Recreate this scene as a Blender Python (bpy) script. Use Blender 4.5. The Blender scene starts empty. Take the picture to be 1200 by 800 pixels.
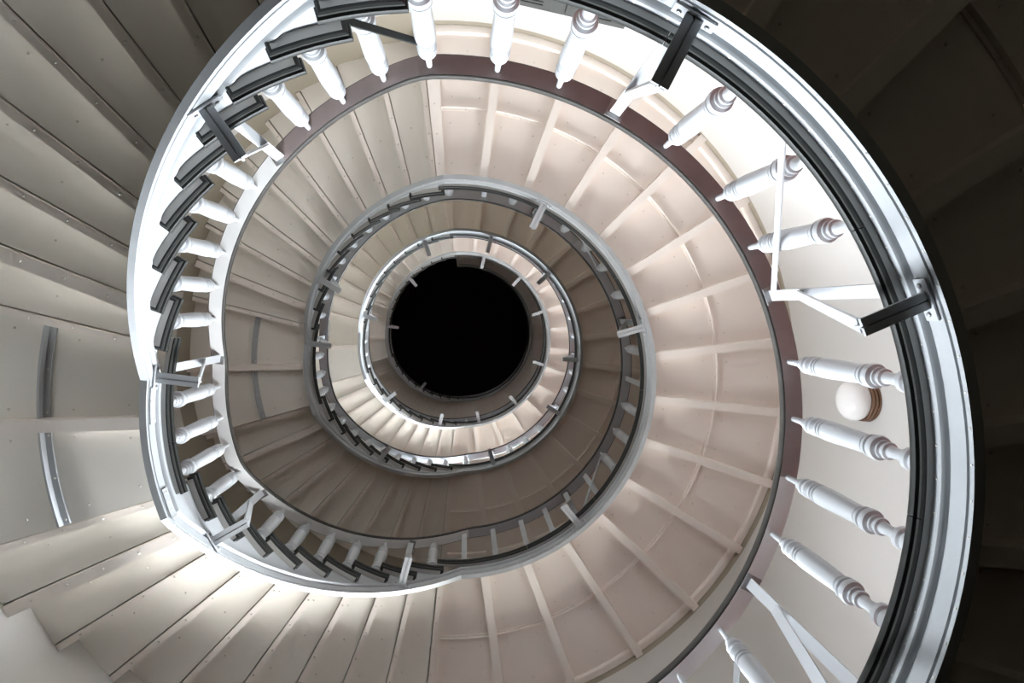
import bpy, bmesh, math, random
from mathutils import Matrix, Vector

SC = bpy.context.scene
COL = SC.collection
random.seed(4)

# ------------------------------------------------------------------ dimensions (metres)
R = 1.70            # inner face of the string round the open well
RW = 3.00           # tower wall
P = 3.3354          # storey height
Z0 = 3.068          # underside of the string at the first landing (ground floor = 0)
CAMZ = 1.30
RISE = P / 20
T1A, D1 = 95.8, 7.75      # first riser and going (degrees) of the lower flights
T2A, D2 = 196.0, 7.567    # the same for the upper flights
L0, L1 = 264.1, 455.8     # landings reach from L0 to L1
RAILH = 1.262             # underside of the rail above the string's underside

# ------------------------------------------------------------------ camera
def look():
    ax, ay = -0.0542, 0.0751
    cx, sx, cy, sy = math.cos(ax), math.sin(ax), math.cos(ay), math.sin(ay)
    A = Matrix(((1, 0, 0), (0, cx, -sx), (0, sx, cx))) @ Matrix(((cy, 0, sy), (0, 1, 0), (-sy, 0, cy)))
    right, up, back = A @ Vector((1, 0, 0)), A @ Vector((0, -1, 0)), A @ Vector((0, 0, -1))
    M = Matrix((right, up, back)).transposed().to_4x4()
    M.translation = Vector((0.0797, -0.612, CAMZ))
    return M
cam = bpy.data.cameras.new('camera')
cam.lens = 21.0; cam.sensor_width = 36.0; cam.clip_start = 0.05; cam.clip_end = 200
camo = bpy.data.objects.new('camera', cam); COL.objects.link(camo)
camo.matrix_world = look(); SC.camera = camo

# ------------------------------------------------------------------ daylight and exposure
SC.view_settings.view_transform = 'Standard'; SC.view_settings.look = 'None'
SC.view_settings.gamma = 1.0; SC.view_settings.use_curve_mapping = False
SC.view_settings.exposure = 0.12
SKY = 134.0
world = bpy.data.worlds.new('overcast_sky'); SC.world = world
world.use_nodes = True
bg = world.node_tree.nodes['Background']
bg.inputs[1].default_value = SKY
# hazy sky; brightness held just below the horizon to light the soffits, darker ground
_w = world.node_tree; _tc = _w.nodes.new('ShaderNodeTexCoord'); _sx = _w.nodes.new('ShaderNodeSeparateXYZ')
_mr = _w.nodes.new('ShaderNodeMapRange'); _mr.inputs[1].default_value = -1; _mr.inputs[2].default_value = 1
_rp = _w.nodes.new('ShaderNodeValToRGB'); _el = _rp.color_ramp.elements
_el[0].position = 0.0; _el[0].color = (0.05, 0.05, 0.045, 1); _el[1].position = 0.45; _el[1].color = (0.90, 0.95, 1.0, 1)
for _p, _c in ((0.28, (0.10, 0.10, 0.095, 1)), (0.36, (0.45, 0.46, 0.46, 1)), (1.0, (1.45, 1.6, 1.75, 1))):
    _e = _el.new(_p); _e.color = _c
_w.links.new(_tc.outputs['Generated'], _sx.inputs[0]); _w.links.new(_sx.outputs[2], _mr.inputs[0])
_w.links.new(_mr.outputs[0], _rp.inputs[0]); _w.links.new(_rp.outputs[0], bg.inputs[0])
SC.cycles.max_bounces = 12; SC.cycles.diffuse_bounces = 8; SC.cycles.glossy_bounces = 4
SC.cycles.transparent_max_bounces = 8; SC.cycles.caustics_reflective = False; SC.cycles.caustics_refractive = False
SC.cycles.use_denoising = True
# number, azimuth, storey above which landing, half width (degrees), sill and head above that landing's floor
WIN = [(1, 238.0, 0, 11.0, 0.80, 1.85), (2, 291.0, 0, 14.0, 1.15, 2.52), (3, 238.0, 2, 6.5, 0.45, 1.45), (4, 291.0, 2, 14.0, 0.85, 2.70)]  # first and third: unseen windows added to brighten the lower-left steps

# ------------------------------------------------------------------ materials
def mat(name, col, rough=0.5, var=0.06, scale=6.0, bump=0.0, metal=0.0, spec=0.5, dirt=None):
    m = bpy.data.materials.new(name); m.use_nodes = True
    nt = m.node_tree; b = nt.nodes['Principled BSDF']
    b.inputs['Roughness'].default_value = rough; b.inputs['Metallic'].default_value = metal
    b.inputs['Specular IOR Level'].default_value = spec
    tc = nt.nodes.new('ShaderNodeTexCoord')
    n = nt.nodes.new('ShaderNodeTexNoise'); n.inputs['Scale'].default_value = scale; n.inputs['Detail'].default_value = 5
    nt.links.new(tc.outputs['Object'], n.inputs['Vector'])
    r = nt.nodes.new('ShaderNodeValToRGB')
    r.color_ramp.elements[0].position = 0.3; r.color_ramp.elements[1].position = 0.7
    r.color_ramp.elements[0].color = [c * (1 - var) for c in col] + [1]
    r.color_ramp.elements[1].color = [min(1, c * (1 + var)) for c in col] + [1]
    nt.links.new(n.outputs['Fac'], r.inputs['Fac'])
    out = r.outputs['Color']
    if dirt:
        n2 = nt.nodes.new('ShaderNodeTexNoise'); n2.inputs['Scale'].default_value = 21; n2.inputs['Detail'].default_value = 8
        nt.links.new(tc.outputs['Object'], n2.inputs['Vector'])
        r2 = nt.nodes.new('ShaderNodeValToRGB'); r2.color_ramp.elements[0].position = 0.66; r2.color_ramp.elements[1].position = 0.76
        nt.links.new(n2.outputs['Fac'], r2.inputs['Fac'])
        mx = nt.nodes.new('ShaderNodeMixRGB'); mx.inputs['Color2'].default_value = list(dirt) + [1]
        ml = nt.nodes.new('ShaderNodeMath'); ml.operation = 'MULTIPLY'; ml.inputs[1].default_value = 0.35
        nt.links.new(r2.outputs['Color'], ml.inputs[0]); nt.links.new(ml.outputs[0], mx.inputs['Fac'])
        nt.links.new(out, mx.inputs['Color1']); out = mx.outputs['Color']
    nt.links.new(out, b.inputs['Base Color'])
    if bump:
        bp = nt.nodes.new('ShaderNodeBump'); bp.inputs['Strength'].default_value = bump; bp.inputs['Distance'].default_value = 0.01
        n3 = nt.nodes.new('ShaderNodeTexNoise'); n3.inputs['Scale'].default_value = scale * 8
        nt.links.new(tc.outputs['Object'], n3.inputs['Vector'])
        nt.links.new(n3.outputs['Fac'], bp.inputs['Height']); nt.links.new(bp.outputs['Normal'], b.inputs['Normal'])
    return m
M_WHITE = mat('white_gloss_paint', (0.44, 0.455, 0.47), 0.32, 0.025, 5, 0.03)
M_STRING = mat('white_string_paint', (0.37, 0.385, 0.395), 0.38, 0.04, 7, 0.05, dirt=(0.45, 0.43, 0.38))
M_SOFFIT = mat('cream_soffit_paint', (0.81, 0.775, 0.715), 0.5, 0.025, 2.5, 0.04)
M_PANEL = mat('pink_bounce_panel_paint', (0.83, 0.75, 0.69), 0.5, 0.025, 2.5, 0.04)  # flight cream tinted pink, putting floor-bounced light into the colour
M_RIB = mat('cream_rib_paint', (0.84, 0.775, 0.72), 0.45, 0.03, 4, 0.04)
M_WALL = mat('white_plaster', (0.545, 0.53, 0.505), 0.85, 0.02, 1.5, 0.08)
M_DARK = mat('black_nosing_paint', (0.028, 0.029, 0.027), 0.42, 0.12, 9, spec=0.2)
M_CAP = mat('dark_rail_varnish', (0.045, 0.042, 0.038), 0.45, 0.15, 9, spec=0.2)
M_FLOOR = mat('red_brown_linoleum', (0.36, 0.13, 0.10), 0.45, 0.08, 5)
M_TREAD = mat('pale_grey_tread_stone', (0.55, 0.54, 0.52), 0.6, 0.08, 5)
M_TEND = mat('half_shaded_tread_end_paint', (0.40, 0.385, 0.36), 0.45, 0.05, 6)  # white tread ends toned down, part of their shade put into the colour
M_GROUND = mat('dark_stone_tiles', (0.03, 0.027, 0.02), 0.5, 0.1, 4)
M_DARKWALL = mat('dark_bounce_cut_paint', (0.05, 0.042, 0.03), 0.6, 0.08, 3)
M_RAILW = mat('white_rail_paint', (0.80, 0.80, 0.79), 0.4, 0.03, 6)
M_MAUVEL = mat('half_shaded_rail_paint', (0.31, 0.265, 0.26), 0.5, 0.12, 6, 0.05)  # white rail underside, fading shade put into the colour
M_MAUVE = mat('shaded_rail_paint', (0.24, 0.19, 0.185), 0.5, 0.12, 6, 0.05)  # white rail underside with its shade painted in as mauve
M_TAN = mat('tan_bounce_cut_paint', (0.31, 0.275, 0.215), 0.8, 0.04, 2)
M_GREY = mat('shaded_white_edge_paint', (0.30, 0.295, 0.28), 0.45, 0.05, 6)  # white landing edge made grey, its shade put into the colour
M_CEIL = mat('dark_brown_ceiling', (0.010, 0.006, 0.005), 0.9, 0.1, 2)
M_STEEL = mat('grey_bolt_steel', (0.30, 0.30, 0.30), 0.4, 0.1, 20, metal=0.6)
M_BRASS = mat('bronze_lamp_metal', (0.24, 0.145, 0.10), 0.25, 0.08, 12, metal=0.9)
M_OPAL = mat('opal_glass', (0.86, 0.85, 0.84), 0.08, 0.01, 3)
M_RIVET = mat('painted_rivet', (0.62, 0.59, 0.54), 0.4, 0.05, 20)
M_FRAME = mat('white_window_paint', (0.8, 0.8, 0.78), 0.4, 0.03, 6)
M_GLASS = bpy.data.materials.new('window_glass'); M_GLASS.use_nodes = True
_n = M_GLASS.node_tree; _n.nodes.clear()
_o = _n.nodes.new('ShaderNodeOutputMaterial'); _mx = _n.nodes.new('ShaderNodeMixShader')
_t = _n.nodes.new('ShaderNodeBsdfTransparent'); _g = _n.nodes.new('ShaderNodeBsdfGlossy'); _g.inputs['Roughness'].default_value = 0.02
_f = _n.nodes.new('ShaderNodeFresnel'); _f.inputs['IOR'].default_value = 1.45
_n.links.new(_f.outputs[0], _mx.inputs[0]); _n.links.new(_t.outputs[0], _mx.inputs[1])
_n.links.new(_g.outputs[0], _mx.inputs[2]); _n.links.new(_mx.outputs[0], _o.inputs[0])

# ------------------------------------------------------------------ mesh helpers
def pol(r, t, z):
    t = math.radians(t); return (r * math.cos(t), -r * math.sin(t), z)

class MB:
    def __init__(s): s.v = []; s.f = []
    def loft(s, rings, closed=True, cap=True):
        n = len(rings[0]); b = len(s.v)
        for ring in rings: s.v += ring
        for i in range(len(rings) - 1):
            for j in range(n if closed else n - 1):
                k = (j + 1) % n
                s.f.append((b + i * n + j, b + i * n + k, b + (i + 1) * n + k, b + (i + 1) * n + j))
        if cap:
            s.f.append(tuple(b + j for j in range(n)))
            s.f.append(tuple(b + (len(rings) - 1) * n + j for j in reversed(range(n))))
        return s
    def sweep(s, prof, t0, t1, step=2.0, zf=None, cap=True):
        n = max(1, math.ceil((t1 - t0) / step - 1e-6))
        rings = []
        for i in range(n + 1):
            t = t0 + (t1 - t0) * i / n; dz = zf(t) if zf else 0
            rings.append([pol(r, t, z + dz) for r, z in prof])
        return s.loft(rings, True, cap)
    def pbox(s, r0, r1, t0, t1, z0, z1, step=2.0):
        return s.sweep([(r0, z0), (r1, z0), (r1, z1), (r0, z1)], t0, t1, step)
    def box(s, M, sx, sy, sz):
        b = len(s.v)
        for x in (-1, 1):
            for y in (-1, 1):
                for z in (-1, 1):
                    s.v.append(tuple(M @ Vector((x * sx / 2, y * sy / 2, z * sz / 2))))
        for f in ((0, 1, 3, 2), (4, 6, 7, 5), (0, 4, 5, 1), (2, 3, 7, 6), (0, 2, 6, 4), (1, 5, 7, 3)):
            s.f.append(tuple(b + i for i in f))
        return s
    def bar(s, a, c, w, d, side):
        """flat bar from a to c; w across 'side', d the other way"""
        a, c, side = Vector(a), Vector(c), Vector(side)
        y = (c - a).normalized(); x = (side - y * side.dot(y)).normalized(); z = x.cross(y)
        M = Matrix((x, y, z)).transposed().to_4x4(); M.translation = (a + c) / 2
        return s.box(M, w, (c - a).length, d)
    def lathe(s, prof, seg=16, M=None, cap=True):
        rings = [[(r * math.cos(2 * math.pi * j / seg), r * math.sin(2 * math.pi * j / seg), z) for j in range(seg)] for r, z in prof]
        if M is not None: rings = [[tuple(M @ Vector(p)) for p in ring] for ring in rings]
        return s.loft(rings, True, cap)
    def dot(s, p, nrm, r=0.007, h=0.005):
        nrm = Vector(nrm).normalized(); x = nrm.orthogonal().normalized(); y = nrm.cross(x); p = Vector(p); b = len(s.v)
        for rr, hh in ((r, 0), (r * 0.72, h * 0.75)):
            for j in range(6):
                a = j * math.pi / 3; s.v.append(tuple(p + (x * math.cos(a) + y * math.sin(a)) * rr + nrm * hh))
        s.v.append(tuple(p + nrm * h))
        for j in range(6):
            k = (j + 1) % 6
            s.f.append((b + j, b + k, b + 6 + k, b + 6 + j)); s.f.append((b + 6 + j, b + 6 + k, b + 12))
        return s
    def mesh(s, name, m, smooth=30):
        me = bpy.data.meshes.new(name); me.from_pydata(s.v, [], s.f)
        bm = bmesh.new(); bm.from_mesh(me); bmesh.ops.recalc_face_normals(bm, faces=bm.faces); bm.to_mesh(me); bm.free()
        me.materials.append(m)
        if smooth:
            me.shade_smooth() if hasattr(me, 'shade_smooth') else [setattr(q, 'use_smooth', True) for q in me.polygons]
            me.set_sharp_from_angle(angle=math.radians(smooth))
        return me

def put(name, me, parent=None, loc=(0, 0, 0), rz=0.0, scale=None):
    """object whose world place is loc / rz; parents here are unrotated empties"""
    o = bpy.data.objects.new(name, me); COL.objects.link(o)
    off = Vector((0, 0, 0)); q = parent
    while q is not None: off += q.location; q = q.parent
    o.parent = parent; o.location = Vector(loc) - off; o.rotation_euler = (0, 0, math.radians(-rz))
    if scale: o.scale = scale
    return o
def thing(name, label, cat, loc, group=None):
    o = bpy.data.objects.new(name, None); o.empty_display_size = 0.1; COL.objects.link(o); o.location = loc
    o['label'] = label; o['category'] = cat
    if group: o['group'] = group
    return o
def holder(name, parent, loc):
    """a part that only gathers sub-parts"""
    return put(name, None, parent, loc)
def struct(name, me, loc=(0, 0, 0), parent=None):
    o = put(name, me, parent, loc); o['kind'] = 'structure'; return o
def stuff(o): o['kind'] = 'stuff'; return o

def interp(t, xs, ys):
    if t <= xs[0]: return ys[0]
    for i in range(len(xs) - 1):
        if t <= xs[i + 1]: return ys[i] + (ys[i + 1] - ys[i]) * (t - xs[i]) / (xs[i + 1] - xs[i])
    return ys[-1]
def bz(t): return interp(t, [94, 173, 200, 271], [0, P / 2, P / 2, P])
def rz0(t): return interp(t, [95, 174, 200, 273], [0, P / 2, P / 2, P])
def rz(t): return sum(rz0(t + d) for d in (-2.4, -1.2, 0, 1.2, 2.4)) / 5
def zl(i): return Z0 + i * P

# ------------------------------------------------------------------ tower shell
ZTOP = zl(4) + 2.9
DARK_TOP = Z0 - 0.15       # unseen entrance-storey walls made dark to cut bounced light
def wall_grid(t0, t1, holes):
    mb = MB(); ts = sorted(set([t0, t1] + [t0 + k * 3 for k in range(int((t1 - t0) / 3) + 1)] + [h for a in holes for h in a[:2]]))
    zs = sorted(set([-0.02, DARK_TOP, ZTOP, zl(1) + 0.1, zl(2) + 0.1, zl(3) + 0.1] + [DARK_TOP + 0.16 * k for k in range(1, 11)] + [DARK_TOP + n * P + 0.16 * k for k in range(0, 11) for n in (1, 2)] + [h for a in holes for h in a[2:]]))
    def hole(t, z): return any(a < t < b and c < z < d for a, b, c, d in holes)
    TH = 0.32
    for i in range(len(ts) - 1):
        for j in range(len(zs) - 1):
            a, b, c, d = ts[i], ts[i + 1], zs[j], zs[j + 1]
            if hole((a + b) / 2, (c + d) / 2): continue
            for r in (RW, RW + TH):
                n = len(mb.v); mb.v += [pol(r, a, c), pol(r, b, c), pol(r, b, d), pol(r, a, d)]; mb.f.append((n, n + 1, n + 2, n + 3))
    for a, b, c, d in holes:                          # reveals
        ring = [(a, c)] + [(t, c) for t in ts if a < t < b] + [(b, c), (b, d)] + [(t, d) for t in reversed(ts) if a < t < b] + [(a, d)]
        for i in range(len(ring)):
            p, q = ring[i], ring[(i + 1) % len(ring)]; n = len(mb.v)
            mb.v += [pol(RW, *p), pol(RW, *q), pol(RW + TH, *q), pol(RW + TH, *p)]; mb.f.append((n, n + 1, n + 2, n + 3))
    me = mb.mesh('wall', M_WALL, 40); me.materials.append(M_DARKWALL); me.materials.append(M_TAN)
    for p in me.polygons:
        c = p.center; az = math.degrees(math.atan2(-c.y, c.x)) % 360
        top = DARK_TOP if not 96 < az < 168 else Z0 - 0.25 + min(1, (az - 96) / 72) * P / 2     # dark zone climbs with the first steps to dim their undersides
        if c.z < top: p.material_index = 1
        elif (top + P if 96 < az < 168 else zl(1) + (0.5 * P if 168 <= az < 196 else 0.05)) < c.z < top + 2 * P or c.z > zl(3) + 0.05: p.material_index = 2  # alternate storeys made tan to dim the soffits above them
    bm = bmesh.new(); bm.from_mesh(me); bmesh.ops.remove_doubles(bm, verts=bm.verts, dist=1e-4)
    bmesh.ops.recalc_face_normals(bm, faces=bm.faces); bm.to_mesh(me); bm.free()
    return me
holes = [(az - hw, az + hw, zl(lv) + 0.23 + za, zl(lv) + 0.23 + zb) for _, az, lv, hw, za, zb in WIN]
struct('wall_east', wall_grid(-45, 45, []))
struct('wall_north', wall_grid(45, 135, []))
struct('wall_west', wall_grid(135, 225, []))
struct('wall_south', wall_grid(225, 315, holes))
g = MB(); g.lathe([(RW + 0.3, -0.25), (RW + 0.3, 0.0)], 72); struct('floor', g.mesh('floor', M_GROUND, 40))
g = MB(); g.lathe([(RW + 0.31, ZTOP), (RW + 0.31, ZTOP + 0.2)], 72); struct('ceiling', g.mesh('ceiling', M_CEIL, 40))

for num, az, lv, WHALF, WZ0, WZ1 in WIN:
    zb, zt = zl(lv) + 0.23 + WZ0, zl(lv) + 0.23 + WZ1
    rm = RW + 0.17
    w = thing('window', '', '', pol(rm, az, zb)); del w['label']; del w['category']; w.name = 'window_%d' % num; w['kind'] = 'structure'  # the first and third in WIN are added, unseen windows
    e = 0.4
    fr = MB()
    for a, b in ((az - WHALF + 0.05, az - WHALF + 1.2), (az + WHALF - 1.2, az + WHALF - 0.05)): fr.pbox(rm - 0.03, rm + 0.03, a, b, zb, zt)
    for a, b in ((zb, zb + 0.07), (zt - 0.07, zt)): fr.pbox(rm - 0.03, rm + 0.03, az - WHALF + 1.2, az + WHALF - 1.2, a, b)
    put('window_frame', fr.mesh('window_frame', M_FRAME), w)
    put('mullion', MB().pbox(rm - 0.022, rm + 0.022, az - 0.55, az + 0.55, zb + 0.07, zt - 0.07).mesh('mullion', M_FRAME), w)
    zm = (zb + zt) / 2
    for s in (-1, 1):
        a, b = sorted((az + s * 0.55, az + s * (WHALF - 1.2)))
        put('glazing_bar', MB().pbox(rm - 0.018, rm + 0.018, a, b, zm - 0.018, zm + 0.018).mesh('glazing_bar', M_FRAME), w)
        for c, d in ((zb + 0.07, zm - 0.018), (zm + 0.018, zt - 0.07)):
            put('pane', MB().pbox(rm - 0.003, rm + 0.003, a, b, c, d).mesh('pane', M_GLASS), w)
    put('sill', MB().pbox(RW - 0.05, rm - 0.03, az - WHALF, az + WHALF, zb - 0.035, zb).mesh('sill', M_FRAME), w)
    ld = bpy.data.lights.new('daylight_portal', 'AREA'); ld.shape = 'RECTANGLE'
    ld.size = 2 * (RW + 0.3) * math.sin(math.radians(WHALF)); ld.size_y = WZ1 - WZ0; ld.cycles.is_portal = True
    lo = bpy.data.objects.new('daylight_portal', ld); COL.objects.link(lo)
    c = Vector(pol(RW + 0.34, az, zm)); zax = Vector(pol(1, az, 0)); yax = Vector((0, 0, 1)); xax = yax.cross(zax)
    Mx = Matrix((xax, yax, zax)).transposed().to_4x4(); Mx.translation = c; lo.matrix_world = Mx

# ------------------------------------------------------------------ shared profiles
STRING = [(1.700, 0.0), (1.700, 0.017), (1.711, 0.020), (1.711, 0.027), (1.701, 0.030), (1.701, 0.092), (1.714, 0.096),
          (1.714, 0.112), (1.700, 0.116), (1.692, 0.124), (1.691, 0.134), (1.697, 0.142), (1.703, 0.146), (1.703, 0.170), (1.738, 0.170), (1.738, 0.0)]
NOSE = [(1.678, 0.170), (1.670, 0.170), (1.664, 0.176), (1.664, 0.186), (1.670, 0.189), (1.670, 0.194), (1.658, 0.198), (1.654, 0.207),
        (1.654, 0.216), (1.658, 0.226), (1.668, 0.230), (1.678, 0.230)]
UNDER = [(1.678, 0.1702), (1.703, 0.1702), (1.703, 0.195), (1.678, 0.195)]

# ------------------------------------------------------------------ landings
RIBS = [277.7 + 12.7 * k for k in range(14)]
rib_me = MB().bar((1.739, 0, 0.07), (RW, 0, 0.07), 0.070, 0.085, (0, 1, 0)).mesh('rib', M_RIB)
ORD = ['lowest', 'second', 'third', 'fourth', 'topmost']
LLAB = ['nearest, lowest landing with dark underside filling the right edge',
        'broad pinkish landing underside with cream ribs right of centre, above the nearest railing',
        'dim grey brown landing underside with ribs, third from below, inside the pale pink one',
        'bright narrow landing underside with ribs, fourth from below, around the dark hole',
        'topmost dark landing edging the black opening at the centre']
panel_cache = {}
def bay_panel(w, r0, r1, m=None):
    key = (round(w, 2), r0, r1, m is None)
    if key not in panel_cache:
        panel_cache[key] = MB().pbox(r0, r1, 0, w, 0.112, 0.140, 3).mesh('panel', m or M_PANEL)
    return panel_cache[key]
for i in range(5):
    z = zl(i); th = thing('landing', LLAB[i], 'landing', (2.3, 0, z), 'curved landings of the spiral stair')
    at = (0, 0, z)
    put('floor_slab', MB().pbox(1.704, RW - 0.002, L0, L1, 0.196, 0.2245, 3).mesh('floor_slab', M_RIB), th, at)
    put('floor_cover', MB().pbox(1.676, RW - 0.002, L0, L1, 0.225, 0.230, 3).mesh('floor_cover', M_FLOOR), th, at)
    put('fascia', MB().sweep(STRING, 271, 454, 2).mesh('fascia', M_STRING), th, at)
    put('edge_soffit', MB().sweep(UNDER, L0, L1, 2).mesh('edge_soffit', M_GREY), th, at)
    # the dark nosing is made of joined lengths
    cuts = [L0 - 0.6, 292, 318, 356, 392.3, 424, L1 + 0.1]
    for a, b in zip(cuts[:-1], cuts[1:]):
        put('nosing', MB().sweep(NOSE, a + 0.06, b - 0.06, 2).mesh('nosing', M_DARK, 35), th, at)
    edges = [L0 + 1.9] + RIBS + [L1 - 2.0]
    for t in RIBS: put('rib', rib_me, th, at, t)
    for a, b in ((L0, L0 + 1.9), (L1 - 2.0, L1)):
        put('end_beam', MB().pbox(1.739, RW, a, b, 0.085, 0.195, 3).mesh('end_beam', M_RIB), th, at)
        put('end_flange', MB().pbox(1.739, RW, a if a == L0 else a - 0.4, b, 0.074, 0.085, 3).mesh('end_flange', M_RIB), th, at)
    bat = MB(); rv = MB()
    for a, b in zip(edges[:-1], edges[1:]):
        put('panel', bay_panel(b - a, 1.739, 2.315), th, at, a)
        put('panel', bay_panel(b - a, 2.322, RW), th, at, a)
        g = math.degrees(0.036 / 2.32)
        bm_ = MB(); bm_.pbox(2.300, 2.340, a + (g if a in RIBS else 0), b - (g if b in RIBS else 0), 0.104, 0.112, 3)
        bm_.pbox(2.318, 2.326, a + (g if a in RIBS else 0), b - (g if b in RIBS else 0), 0.080, 0.104, 3)
        put('batten', bm_.mesh('batten', M_RIB), th, at)
        w = b - a
        for r, f in ((1.86, .2), (1.86, .8), (2.2, .22), (2.2, .8), (2.42, .25), (2.42, .75), (2.8, .5)):
            rv.dot(pol(r, a + w * f, 0.112), (0, 0, -1))
        rv.dot(pol(2.309, a + w * .5, 0.104), (0, 0, -1))
    co = MB(); co.sweep([(2.93, 0.1), (2.945, 0.085), (2.965, 0.08), (2.998, 0.08), (2.998, 0.112), (2.93, 0.112)], L0 + 1.9, L1 - 2.0, 3)
    put('cornice', co.mesh('cornice', M_RIB), th, at)
    for k in range(46): rv.dot(pol(1.700, 272 + k * 4, 0.009), Vector(pol(-1, 272 + k * 4, 0)), 0.005, 0.003)
    for k in range(46): rv.dot(pol(1.703, 273 + k * 4, 0.157), Vector(pol(-1, 273 + k * 4, 0)), 0.005, 0.003)
    for t in (L0 + 1, L1 - 1):
        for r in (1.85, 2.1, 2.35, 2.6, 2.85): rv.dot(pol(r, t, 0.074), (0, 0, -1))
    stuff(put('rivets', rv.mesh('rivets', M_RIVET), th, at))

# ------------------------------------------------------------------ flights
flight_me = {}
def flight_meshes(d):
    if d in flight_me: return flight_me[d]
    q = {}
    zu = 0.17
    q['tread'] = MB().pbox(1.739, RW - 0.001, 0, d, zu, zu + 0.055, 2).mesh('tread', M_SOFFIT)
    q['cover'] = MB().pbox(1.665, RW - 0.001, -0.7, d + 0.2, zu + 0.0552, zu + 0.0605, 2).mesh('tread_cover', M_TREAD)
    q['riser'] = MB().pbox(1.739, RW - 0.001, 0.20, 0.52, zu - RISE, zu - 0.0005, 1).mesh('riser', M_SOFFIT)
    q['flange'] = MB().bar((1.739, -0.027, zu - 0.0065), (RW - 0.01, -0.027, zu - 0.0065), 0.040, 0.012, (0, 1, 0)).mesh('flange', M_RIB)
    q['wide_flange'] = MB().bar((1.739, -0.043, zu - 0.009), (RW - 0.01, -0.043, zu - 0.009), 0.072, 0.017, (0, 1, 0)).mesh('flange', M_RIB)
    a, b = -0.9, d + 0.95
    q['tread_end'] = MB().pbox(1.667, 1.7385, a + .25, b - .25, zu, zu + 0.054, 2).mesh('tread_end', M_TEND)
    # dark moulding that returns round the open end of the tread
    def prof(o, zz): return [(o + 0.016, zz)] 
    outl = [(0.0, 0.0), (0.010, 0.0), (0.017, 0.006), (0.017, 0.016), (0.011, 0.020), (0.011, 0.025), (0.023, 0.029), (0.027, 0.038), (0.027, 0.048), (0.022, 0.057), (0.012, 0.0602), (0.0, 0.0602)]
    path = [(1.70, a + .25, 0, -1), (1.667, a + .25, -1, -1)]
    n = 5
    path += [(1.667, a + .25 + (b - a - .5) * k / n, -1, 0) for k in range(1, n)]
    path += [(1.667, b - .25, -1, 1), (1.70, b - .25, 0, 1)]
    rings = []
    for r, t, nr, ntan in path:
        ring = []
        for o, zz in outl:
            rr = r + nr * o; tt = t + ntan * math.degrees(o / 1.66)
            ring.append(pol(rr, tt, zu + zz))
        rings.append(ring)
    q['nosing'] = MB().loft(rings).mesh('nosing', M_DARK, 35)
    rv = MB()
    for r in (1.95, 2.2, 2.45, 2.7, 2.9):
        x, y, zz = pol(r, d, zu - 0.0125); rv.dot((x, y - 0, zz), (0, 0, -1), 0.008, 0.006)
    q['rv'] = None
    flight_me[d] = q
    return q

FL1 = ['dim brown underside of steps at upper left, rising in front of the nearest string',
       'bright cool white underside of steps at upper left, above the nearest railing',
       'brown step undersides at upper left of the inner rings, third turn',
       'very bright small step undersides at upper left beside the black opening']
FL2 = ['warm pinkish underside of steps across the lower left corner',
       'dark grey step undersides at lower left, seen above the nearest railing',
       'pale lit step undersides low in the inner rings, third turn',
       'small dark step undersides at lower left beside the black opening']
HL = ['half landing with a bright curved bar at the left edge of the picture',
      'grey half landing with one straight rib, left, seen above the nearest railing',
      'small pale half landing on the left of the third turn',
      'tiny half landing with one rib just left of the black opening']
def build_flight(i, up):
    z = zl(i); t0, d = ((T1A, D1), (T2A, D2))[up]; base = z + (P / 2 if up else 0)
    th = thing('stair_flight', (FL2 if up else FL1)[i], 'stairs', pol(2.3, t0, base + 0.23), 'stair flights winding up the tower')
    q = flight_meshes(d); rv = MB()
    for k in range(10):
        t = t0 + k * d; at = (0, 0, base + (k + 1) * RISE)
        put('riser', q['riser'], th, at, t)
        if k < 9:
            put('tread', q['tread'], th, at, t); put('tread_cover', q['cover'], th, at, t)
            put('tread_end', q['tread_end'], th, at, t); put('nosing', q['nosing'], th, at, t)
        wide = (k == 8 and not up) or (k == 1 and up)
        # flange behind each riser at the height of the tread below
        fo = put('flange', q['wide_flange'] if wide else q['flange'], th, (0, 0, base + k * RISE), t + (0.12))
        zz = base + k * RISE + 0.17 - (0.0175 if wide else 0.0125)
        off = 0.043 if wide else 0.027
        for r in (1.9, 2.13, 2.36, 2.59, 2.82):
            p = Vector(pol(r, t + 0.12, zz)) + Vector(pol(1, t + 90, 0)) * off
            rv.dot(p, (0, 0, -1), 0.008, 0.006)
        if k < 9:
            for r, f in ((1.98, .3), (2.25, .62), (2.6, .35)):
                rv.dot(pol(r, t + d * f, base + (k + 1) * RISE + 0.17), (0, 0, -1), 0.007, 0.005)
    # string with its cut upper edge
    a, b = (94, 173) if not up else (199.6, 271)
    s = MB().sweep(STRING, a, b, 2, lambda t: bz(t) + z)
    for k in range(9):
        ta, tb = t0 + k * d, t0 + (k + 1) * d
        top = base + (k + 1) * RISE + 0.169
        n = 4; rings = []
        for m in range(n + 1):
            t = ta + (tb - ta) * m / n
            zb = min(max(bz(t), 0) + z + 0.165, top - 0.002)
            rings.append([pol(1.705, t, zb), pol(1.737, t, zb), pol(1.737, t, top), pol(1.705, t, top)])
        s.loft(rings)
    put('string', s.mesh('string', M_STRING), th)
    for k in range(int((b - a) / 4)):
        t = a + 2 + 4 * k
        rv.dot(pol(1.700, t, bz(t) + z + 0.009), Vector(pol(-1, t, 0)), 0.005, 0.003)
    stuff(put('rivets', rv.mesh('rivets', M_RIVET), th))
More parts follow.
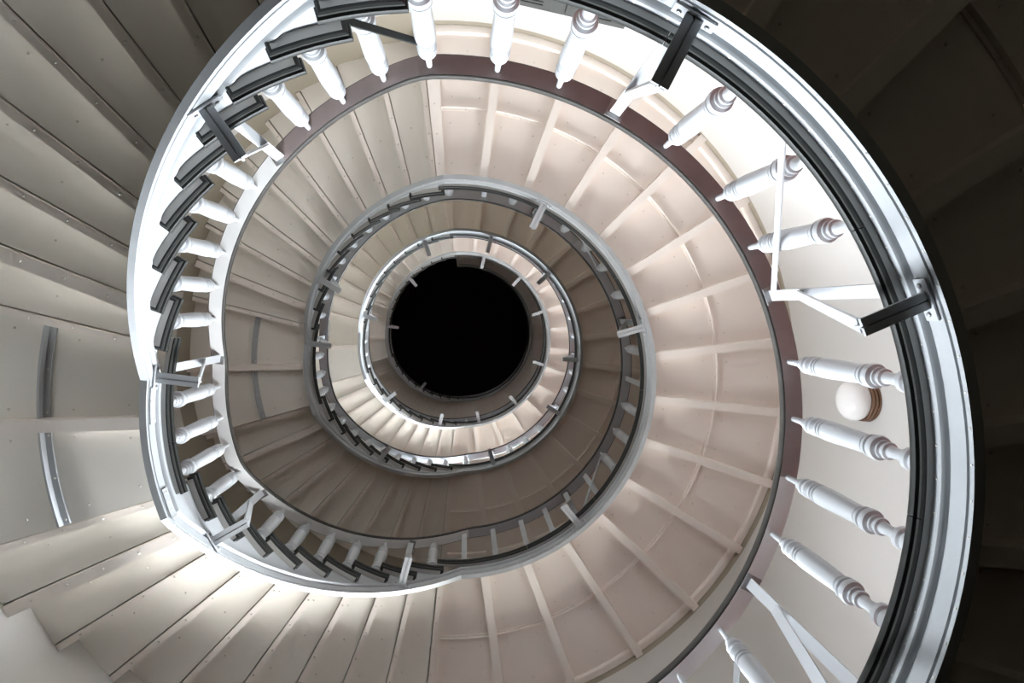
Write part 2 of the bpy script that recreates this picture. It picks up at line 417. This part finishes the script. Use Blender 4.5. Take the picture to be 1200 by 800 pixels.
def build_half(i):
    z = zl(i) + P / 2; a, b = T1A + 9 * D1, T2A
    th = thing('half_landing', HL[i], 'landing', pol(2.3, 181, z), 'half landings of the spiral stair')
    at = (0, 0, z)
    put('floor_slab', MB().pbox(1.704, RW - 0.001, a, b, 0.196, 0.2245, 3).mesh('floor_slab', M_RIB), th, at)
    put('floor_cover', MB().pbox(1.676, RW - 0.001, a - .3, b, 0.225, 0.230, 3).mesh('floor_cover', M_FLOOR), th, at)
    put('fascia', MB().sweep(STRING, 173, 199.6, 2).mesh('fascia', M_STRING), th, at)
    put('edge_soffit', MB().sweep(UNDER, a - 0.5, b + 0.6, 2).mesh('edge_soffit', M_GREY), th, at)
    for c, d in ((a - 0.7, 186.3), (186.4, b + 0.9)):
        put('nosing', MB().sweep(NOSE, c, d, 2).mesh('nosing', M_DARK, 35), th, at)
    put('rib', rib_me, th, at, 181.2)
    rv = MB()
    for c, d in ((a + .9, 181.2), (181.2, b - .05)):
        put('panel', bay_panel(d - c, 1.739, 2.29, M_SOFFIT), th, at, c); put('panel', bay_panel(d - c, 2.297, RW, M_SOFFIT), th, at, c)
        ba = MB(); e0 = c + (0.95 if c == 181.2 else 0.1); e1 = d - (0.95 if d == 181.2 else 0.1)
        ba.pbox(2.272, 2.318, e0, e1, 0.100, 0.112, 2); ba.pbox(2.306, 2.318, e0, e1, 0.062, 0.100, 2)
        put('batten', ba.mesh('batten', M_WHITE), th, at)
        for f in (.05, .5, .95): rv.dot(pol(2.288, e0 + (e1 - e0) * f, 0.100), (0, 0, -1), 0.008, 0.006)
        for r, f in ((2.15, .14), (2.15, .86), (2.5, .14), (2.5, .86), (1.85, .2), (1.85, .8), (2.85, .2), (2.85, .8)):
            rv.dot(pol(r, c + (d - c) * f, 0.112), (0, 0, -1), 0.008, 0.006)
    # riveted splice plates where the strings meet
    for c, d in ((174.5, 181.5), (194.2, 201.0)):
        zf = (lambda t: bz(t) - P / 2)
        put('splice_plate', MB().sweep([(1.6935, 0.034), (1.7015, 0.034), (1.7015, 0.090), (1.6935, 0.090)], c, d, 1, zf).mesh('splice_plate', M_STRING), th, at)
        for k in range(4):
            for zz in (0.047, 0.076):
                t = c + (d - c) * (k + .5) / 4
                rv.dot(pol(1.6935, t, zz + zf(t)), Vector(pol(-1, t, 0)), 0.006, 0.004)
    stuff(put('rivets', rv.mesh('rivets', M_RIVET), th, at))
for i in range(4):
    build_flight(i, 0); build_half(i); build_flight(i, 1)

# ------------------------------------------------------------------ balustrades
BAL = [(0.044, 0.0), (0.046, 0.02), (0.046, 0.15), (0.036, 0.162), (0.046, 0.172), (0.046, 0.195), (0.036, 0.206), (0.026, 0.23), (0.023, 0.26),
       (0.026, 0.295), (0.026, 0.300), (0.036, 0.306), (0.037, 0.316), (0.030, 0.324), (0.030, 0.332), (0.040, 0.338), (0.040, 0.346), (0.034, 0.350), (0.034, 0.354), (0.051, 0.362), (0.054, 0.376), (0.053, 0.392),
       (0.046, 0.398), (0.038, 0.402), (0.038, 0.407), (0.049, 0.412), (0.050, 0.422), (0.046, 0.430), (0.036, 0.435), (0.036, 0.440), (0.042, 0.446), (0.045, 0.55), (0.049, 0.68), (0.049, 0.736),
       (0.040, 0.740), (0.040, 0.745), (0.048, 0.749), (0.048, 0.760), (0.038, 0.765), (0.038, 0.771), (0.047, 0.776), (0.047, 0.788), (0.036, 0.796), (0.032, 0.806), (0.040, 0.816),
       (0.047, 0.824), (0.047, 0.840), (0.034, 0.848), (0.032, 0.857), (0.043, 0.865), (0.045, 0.878), (0.040, 0.890), (0.024, 0.900), (0.022, 0.914),
       (0.028, 0.925), (0.024, 0.935), (0.016, 0.960), (0.014, 1.055)]
bal_me = MB().lathe(BAL, 20).mesh('baluster', M_WHITE, 28)
BAL2 = BAL[::2] if BAL[-1] in BAL[::2] else BAL[::2] + [BAL[-1]]
bal_low = MB().lathe(BAL2, 12).mesh('baluster', M_WHITE, 28)
pick_me = MB().box(Matrix.Translation((0, 0, 0.525)), 0.014, 0.052, 1.05).mesh('flat_picket', M_WHITE)
# handrail: white under-rail and dark cap
URAIL = [(1.770, 0.0), (1.862, 0.0), (1.862, 0.016), (1.770, 0.016)]
CAP = [(1.770, 0.016), (1.769, 0.001), (1.762, 0.002), (1.757, 0.010), (1.756, 0.034), (1.762, 0.048), (1.785, 0.056), (1.845, 0.056), (1.868, 0.048), (1.875, 0.036), (1.874, 0.021), (1.868, 0.016)]
def stay_meshes():
    q = {}
    za = 0.062
    m = MB()
    for s in (-1, 1): m.box(Matrix.Translation((1.575, s * 0.0165, za)), 0.236, 0.027, 0.012)
    m.box(Matrix.Translation((1.575, 0, za + 0.022)), 0.236, 0.010, 0.034)
    q['arm'] = m.mesh('arm', M_WHITE)
    m = MB()
    m.box(Matrix.Translation((1.6945, 0, za + 0.005)), 0.008, 0.145, 0.050)
    q['plate'] = m.mesh('plate', M_WHITE)
    m = MB()
    for s in (-1, 1): m.dot((1.6905, s * 0.05, za + 0.01), (-1, 0, 0), 0.010, 0.008)
    q['bolts'] = m.mesh('bolts', M_STEEL)
    return q
stay_me = stay_meshes()
def tan(t): return Vector(pol(1, t + 90, 0))
def add_stay(bal, i, t, base_z, foot_z, rail_z):
    """base_z: underside of string, foot_z: surface of tread or floor, rail_z: underside of rail (absolute)"""
    h = holder('stay', bal, pol(1.70, t, base_z))
    put('arm', stay_me['arm'], h, (0, 0, base_z), t); put('plate', stay_me['plate'], h, (0, 0, base_z), t); put('bolts', stay_me['bolts'], h, (0, 0, base_z), t)
    knee = rail_z - 0.30
    m = MB(); m.bar(pol(1.80, t, foot_z + 0.001), pol(1.80, t, rail_z), 0.056, 0.012, tan(t)); put('post', m.mesh('post', M_WHITE), h)
    m = MB(); m.bar(pol(1.470, t, base_z + 0.088), pol(1.785, t, knee), 0.050, 0.011, tan(t)); put('strut', m.mesh('strut', M_WHITE), h)
    m = MB(); m.box(Matrix.Translation((0, 0, 0)), 0.085, 0.09, 0.010)
    Mx = Matrix.Rotation(math.radians(-t), 4, 'Z')
    put('clip', m.mesh('clip', M_STEEL), h, pol(1.813, t, rail_z - 0.0055), t)
    return h
def add_rod(bal, p, q, t, m=M_WHITE, side=None):
    put('brace_rod', MB().bar(p, q, 0.030, 0.008, side or tan(t)).mesh('brace_rod', m), bal)

LAND = {0: ([271.6, 282, 292, 302, 312.1, 322.6, 341.1, 351.1, 361.1, 370.8, 391.2, 400.9, 413.0, 432.7, 442.7], [331.9, 382.5, 422.8]),
        1: ([271.6, 281.4, 291.4, 300.5, 318.7, 328.1, 337.6, 346.9, 355.8, 366.2, 385.0, 395.4, 403.7, 413.1, 432.3, 441.9], [309.5, 375.6, 423.9]),
        2: ([272, 295, 304.5, 314, 338, 347.5, 366, 375.5, 385, 394.5, 412, 422, 445], [285.9, 327.6, 356.0, 402.0, 435.4]),
        3: ([272, 290.5, 300, 319, 328, 334, 352, 361, 370, 389, 398, 417, 426, 445], [281, 309.7, 342.7, 379.7, 407.6, 435.6]),
        4: ([272, 281, 290.5, 300, 309.5, 319, 328, 337.5, 347, 356, 365.5, 375, 384.5, 394, 403.5, 413, 422.5, 432, 441.5], [])}
FLAT = {(1, 271.6), (1, 281.4), (1, 291.4), (1, 300.5), (1, 318.7), (1, 355.8), (1, 441.9)}
BL = ['nearest railing along the right side, large white turned balusters on the lowest landing',
      'railing of the second landing with several flat pickets at its lower end',
      'small railing of the third landing, right side of the inner ring',
      'tiny railing of the fourth landing next to the black opening',
      'topmost railing on the landing that edges the black opening']
BS = ['railing up the nearest steps on the left, white balusters above dark nosings',
      'railing up the second turn of steps, left of centre',
      'brightly lit small railing up the third turn of steps',
      'tiny dark railing up the fourth turn of steps beside the black opening']
def put_bal(par, i, t, foot, rail):
    flat = (i, t) in FLAT
    me = pick_me if flat else (bal_me if i < 2 else bal_low)
    o = put('flat_picket' if flat else 'baluster', me, par, pol(1.812, t, foot + 0.001), t, (1, 1, (rail + 0.004 - foot) / 1.055))
    return o
for i in range(5):
    z = zl(i)
    b = thing('balustrade', BL[i], 'railing', (1.81, 0, z + 0.23), 'balustrades round the open well')
    t1 = 455 if i < 4 else 454
    zr = lambda t: z + RAILH + (rz(t - 360) if t > 400 else rz(t) - P)
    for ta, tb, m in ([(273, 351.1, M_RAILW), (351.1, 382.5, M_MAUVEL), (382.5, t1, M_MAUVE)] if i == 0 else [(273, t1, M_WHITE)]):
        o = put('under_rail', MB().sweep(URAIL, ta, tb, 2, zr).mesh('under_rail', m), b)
        if m in (M_MAUVE, M_MAUVEL): o['label'] = 'rail underside with its shade painted in mauve'
    put('handrail', MB().sweep(CAP, 273, t1, 2, lambda t: z + RAILH + (rz(t - 360) if t > 400 else rz(t) - P)).mesh('handrail', M_CAP, 50), b)
    bs, ss = LAND[i]
    for t in bs: put_bal(b, i, t, z + 0.23, z + RAILH)
    for t in ss: add_stay(b, i, t, z, z + 0.23, z + RAILH)
    if i == 0:
        add_rod(b, pol(1.79, 382.9, z + 1.2), pol(1.72, 407.5, z + 0.24), 395)
        add_rod(b, pol(1.80, 322.0, z + 1.02), pol(1.70, 307.5, z + 0.24), 315)
    if i == 1:
        add_rod(b, pol(1.80, 327.4, z + 1.16), pol(1.71, 311.0, z + 0.24), 318)
        add_rod(b, pol(1.79, 395.6, z + 1.16), pol(1.72, 413.0, z + 0.24), 405)
    if i == 4:
        put('end_post', MB().box(Matrix.Translation((0, 0, 0.525)), 0.05, 0.05, 1.05).mesh('end_post', M_WHITE), b, pol(1.812, 452.5, z + 0.231), 92.5)
for i in range(4):
    z = zl(i)
    b = thing('stair_balustrade', BS[i], 'railing', pol(1.81, 184, z + P / 2 + 0.23), 'balustrades round the open well')
    f = lambda t: z + RAILH + rz(t)
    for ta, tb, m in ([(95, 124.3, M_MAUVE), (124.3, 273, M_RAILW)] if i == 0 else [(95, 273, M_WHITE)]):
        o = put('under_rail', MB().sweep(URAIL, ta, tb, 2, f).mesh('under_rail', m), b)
        if m is M_MAUVE: o['label'] = 'rail underside with its shade painted in mauve'
    put('handrail', MB().sweep(CAP, 95, 273, 2, f).mesh('handrail', M_CAP, 50), b)
    spots = [(T1A + D1 * k + 5.1, z + 0.2305 + (k + 1) * RISE) for k in range(9)]
    spots += [(t, z + P / 2 + 0.23) for t in (172.6, 179.6, 187.2, 194.0)]
    spots += [(T2A + D2 * k + 5.5, z + P / 2 + 0.2305 + (k + 1) * RISE) for k in range(9)]
    spots = [(93.3, z + 0.23)] + spots
    stays = {0: (4, 10, 15, 21), 1: (7, 10, 18), 2: (2, 9, 16, 21), 3: (5, 10, 18)}[i]
    for n, (t, foot) in enumerate(spots):
        if n in stays:
            add_stay(b, i, t, z + bz(t) + (0.0 if bz(t) in (0, P / 2) else 0.02), foot, f(t))
        else: put_bal(b, i, t, foot, f(t))
    if i in (0, 1):
        add_rod(b, pol(1.80, 94.2, z + 0.98), pol(1.715, 104.3, z + 0.475), 100, M_DARK if i == 0 else M_WHITE, Vector(pol(1, 100, 0)))  # nearest rod is black: the shade on its underside is painted in
        add_rod(b, pol(1.80, 263.6, z + P / 2 + 1.95), pol(1.72, 272.5, z + P + 0.24), 268)

# ------------------------------------------------------------------ wall lamp
zc = zl(0) + 0.708 * P
lamp = thing('wall_lamp', 'round white glass wall lamp on ribbed bronze base, right wall', 'lamp', pol(RW, 359.2, zc))
Mx = Matrix.Rotation(math.radians(-359.2), 4, 'Z') @ Matrix.Rotation(math.radians(-90), 4, 'Y')
def lamp_part(name, prof, m):
    mb = MB(); mb.lathe([(r * 1.1, h) for r, h in prof], 40, Mx); put(name, mb.mesh(name, m, 40), lamp, pol(RW, 359.2, zc))
lamp_part('base', [(0.128, 0.0), (0.142, 0.004), (0.142, 0.016), (0.134, 0.020), (0.134, 0.024), (0.140, 0.028), (0.140, 0.040), (0.132, 0.044), (0.132, 0.048), (0.137, 0.052), (0.137, 0.064), (0.125, 0.070)], M_BRASS)
lamp_part('globe', [(0.124, 0.066), (0.133, 0.085), (0.136, 0.110), (0.131, 0.138), (0.118, 0.162), (0.096, 0.182), (0.065, 0.197), (0.032, 0.204), (0.006, 0.206)], M_OPAL)

# ------------------------------------------------------------------ metal cabinet by the north wall of the first landing
zf = zl(0) + 0.2305; tc = 74.6
M_CAB = mat('dark_grey_cabinet_paint', (0.062, 0.064, 0.060), 0.5, 0.08, 5, spec=0.25)
cab = thing('metal_cabinet', 'dark grey metal cabinet by the wall behind the topmost balusters', 'cabinet', pol(2.80, tc, zf))
Rz = Matrix.Rotation(math.radians(-tc), 4, 'Z'); Rk = Matrix.Rotation(math.radians(-5), 4, 'Z')
def cab_part(name, boxes, m):
    mb = MB()
    for x, y, z, sx, sy, sz in boxes: mb.box(Rk @ Matrix.Translation((x, y, z)), sx, sy, sz)
    put(name, mb.mesh(name, m), cab, pol(2.80, tc, zf), tc)
cab_part('body', [(0.0, 0, 1.05, 0.24, 0.84, 2.06)], M_CAB)
cab_part('plinth', [(0.01, 0, 0.01, 0.20, 0.78, 0.0199)], M_DARK)
for s in (-1, 1):
    cab_part('door', [(-0.130, s * 0.208, 1.05, 0.018, 0.405, 1.99)], M_CAB)
    cab_part('handle', [(-0.152, s * 0.035, 1.05, 0.024, 0.02, 0.14)], M_STEEL)
    cab_part('vent', [(-0.1415, s * 0.23, 1.86 + 0.04 * k, 0.004, 0.16, 0.012) for k in range(4)], M_DARK)
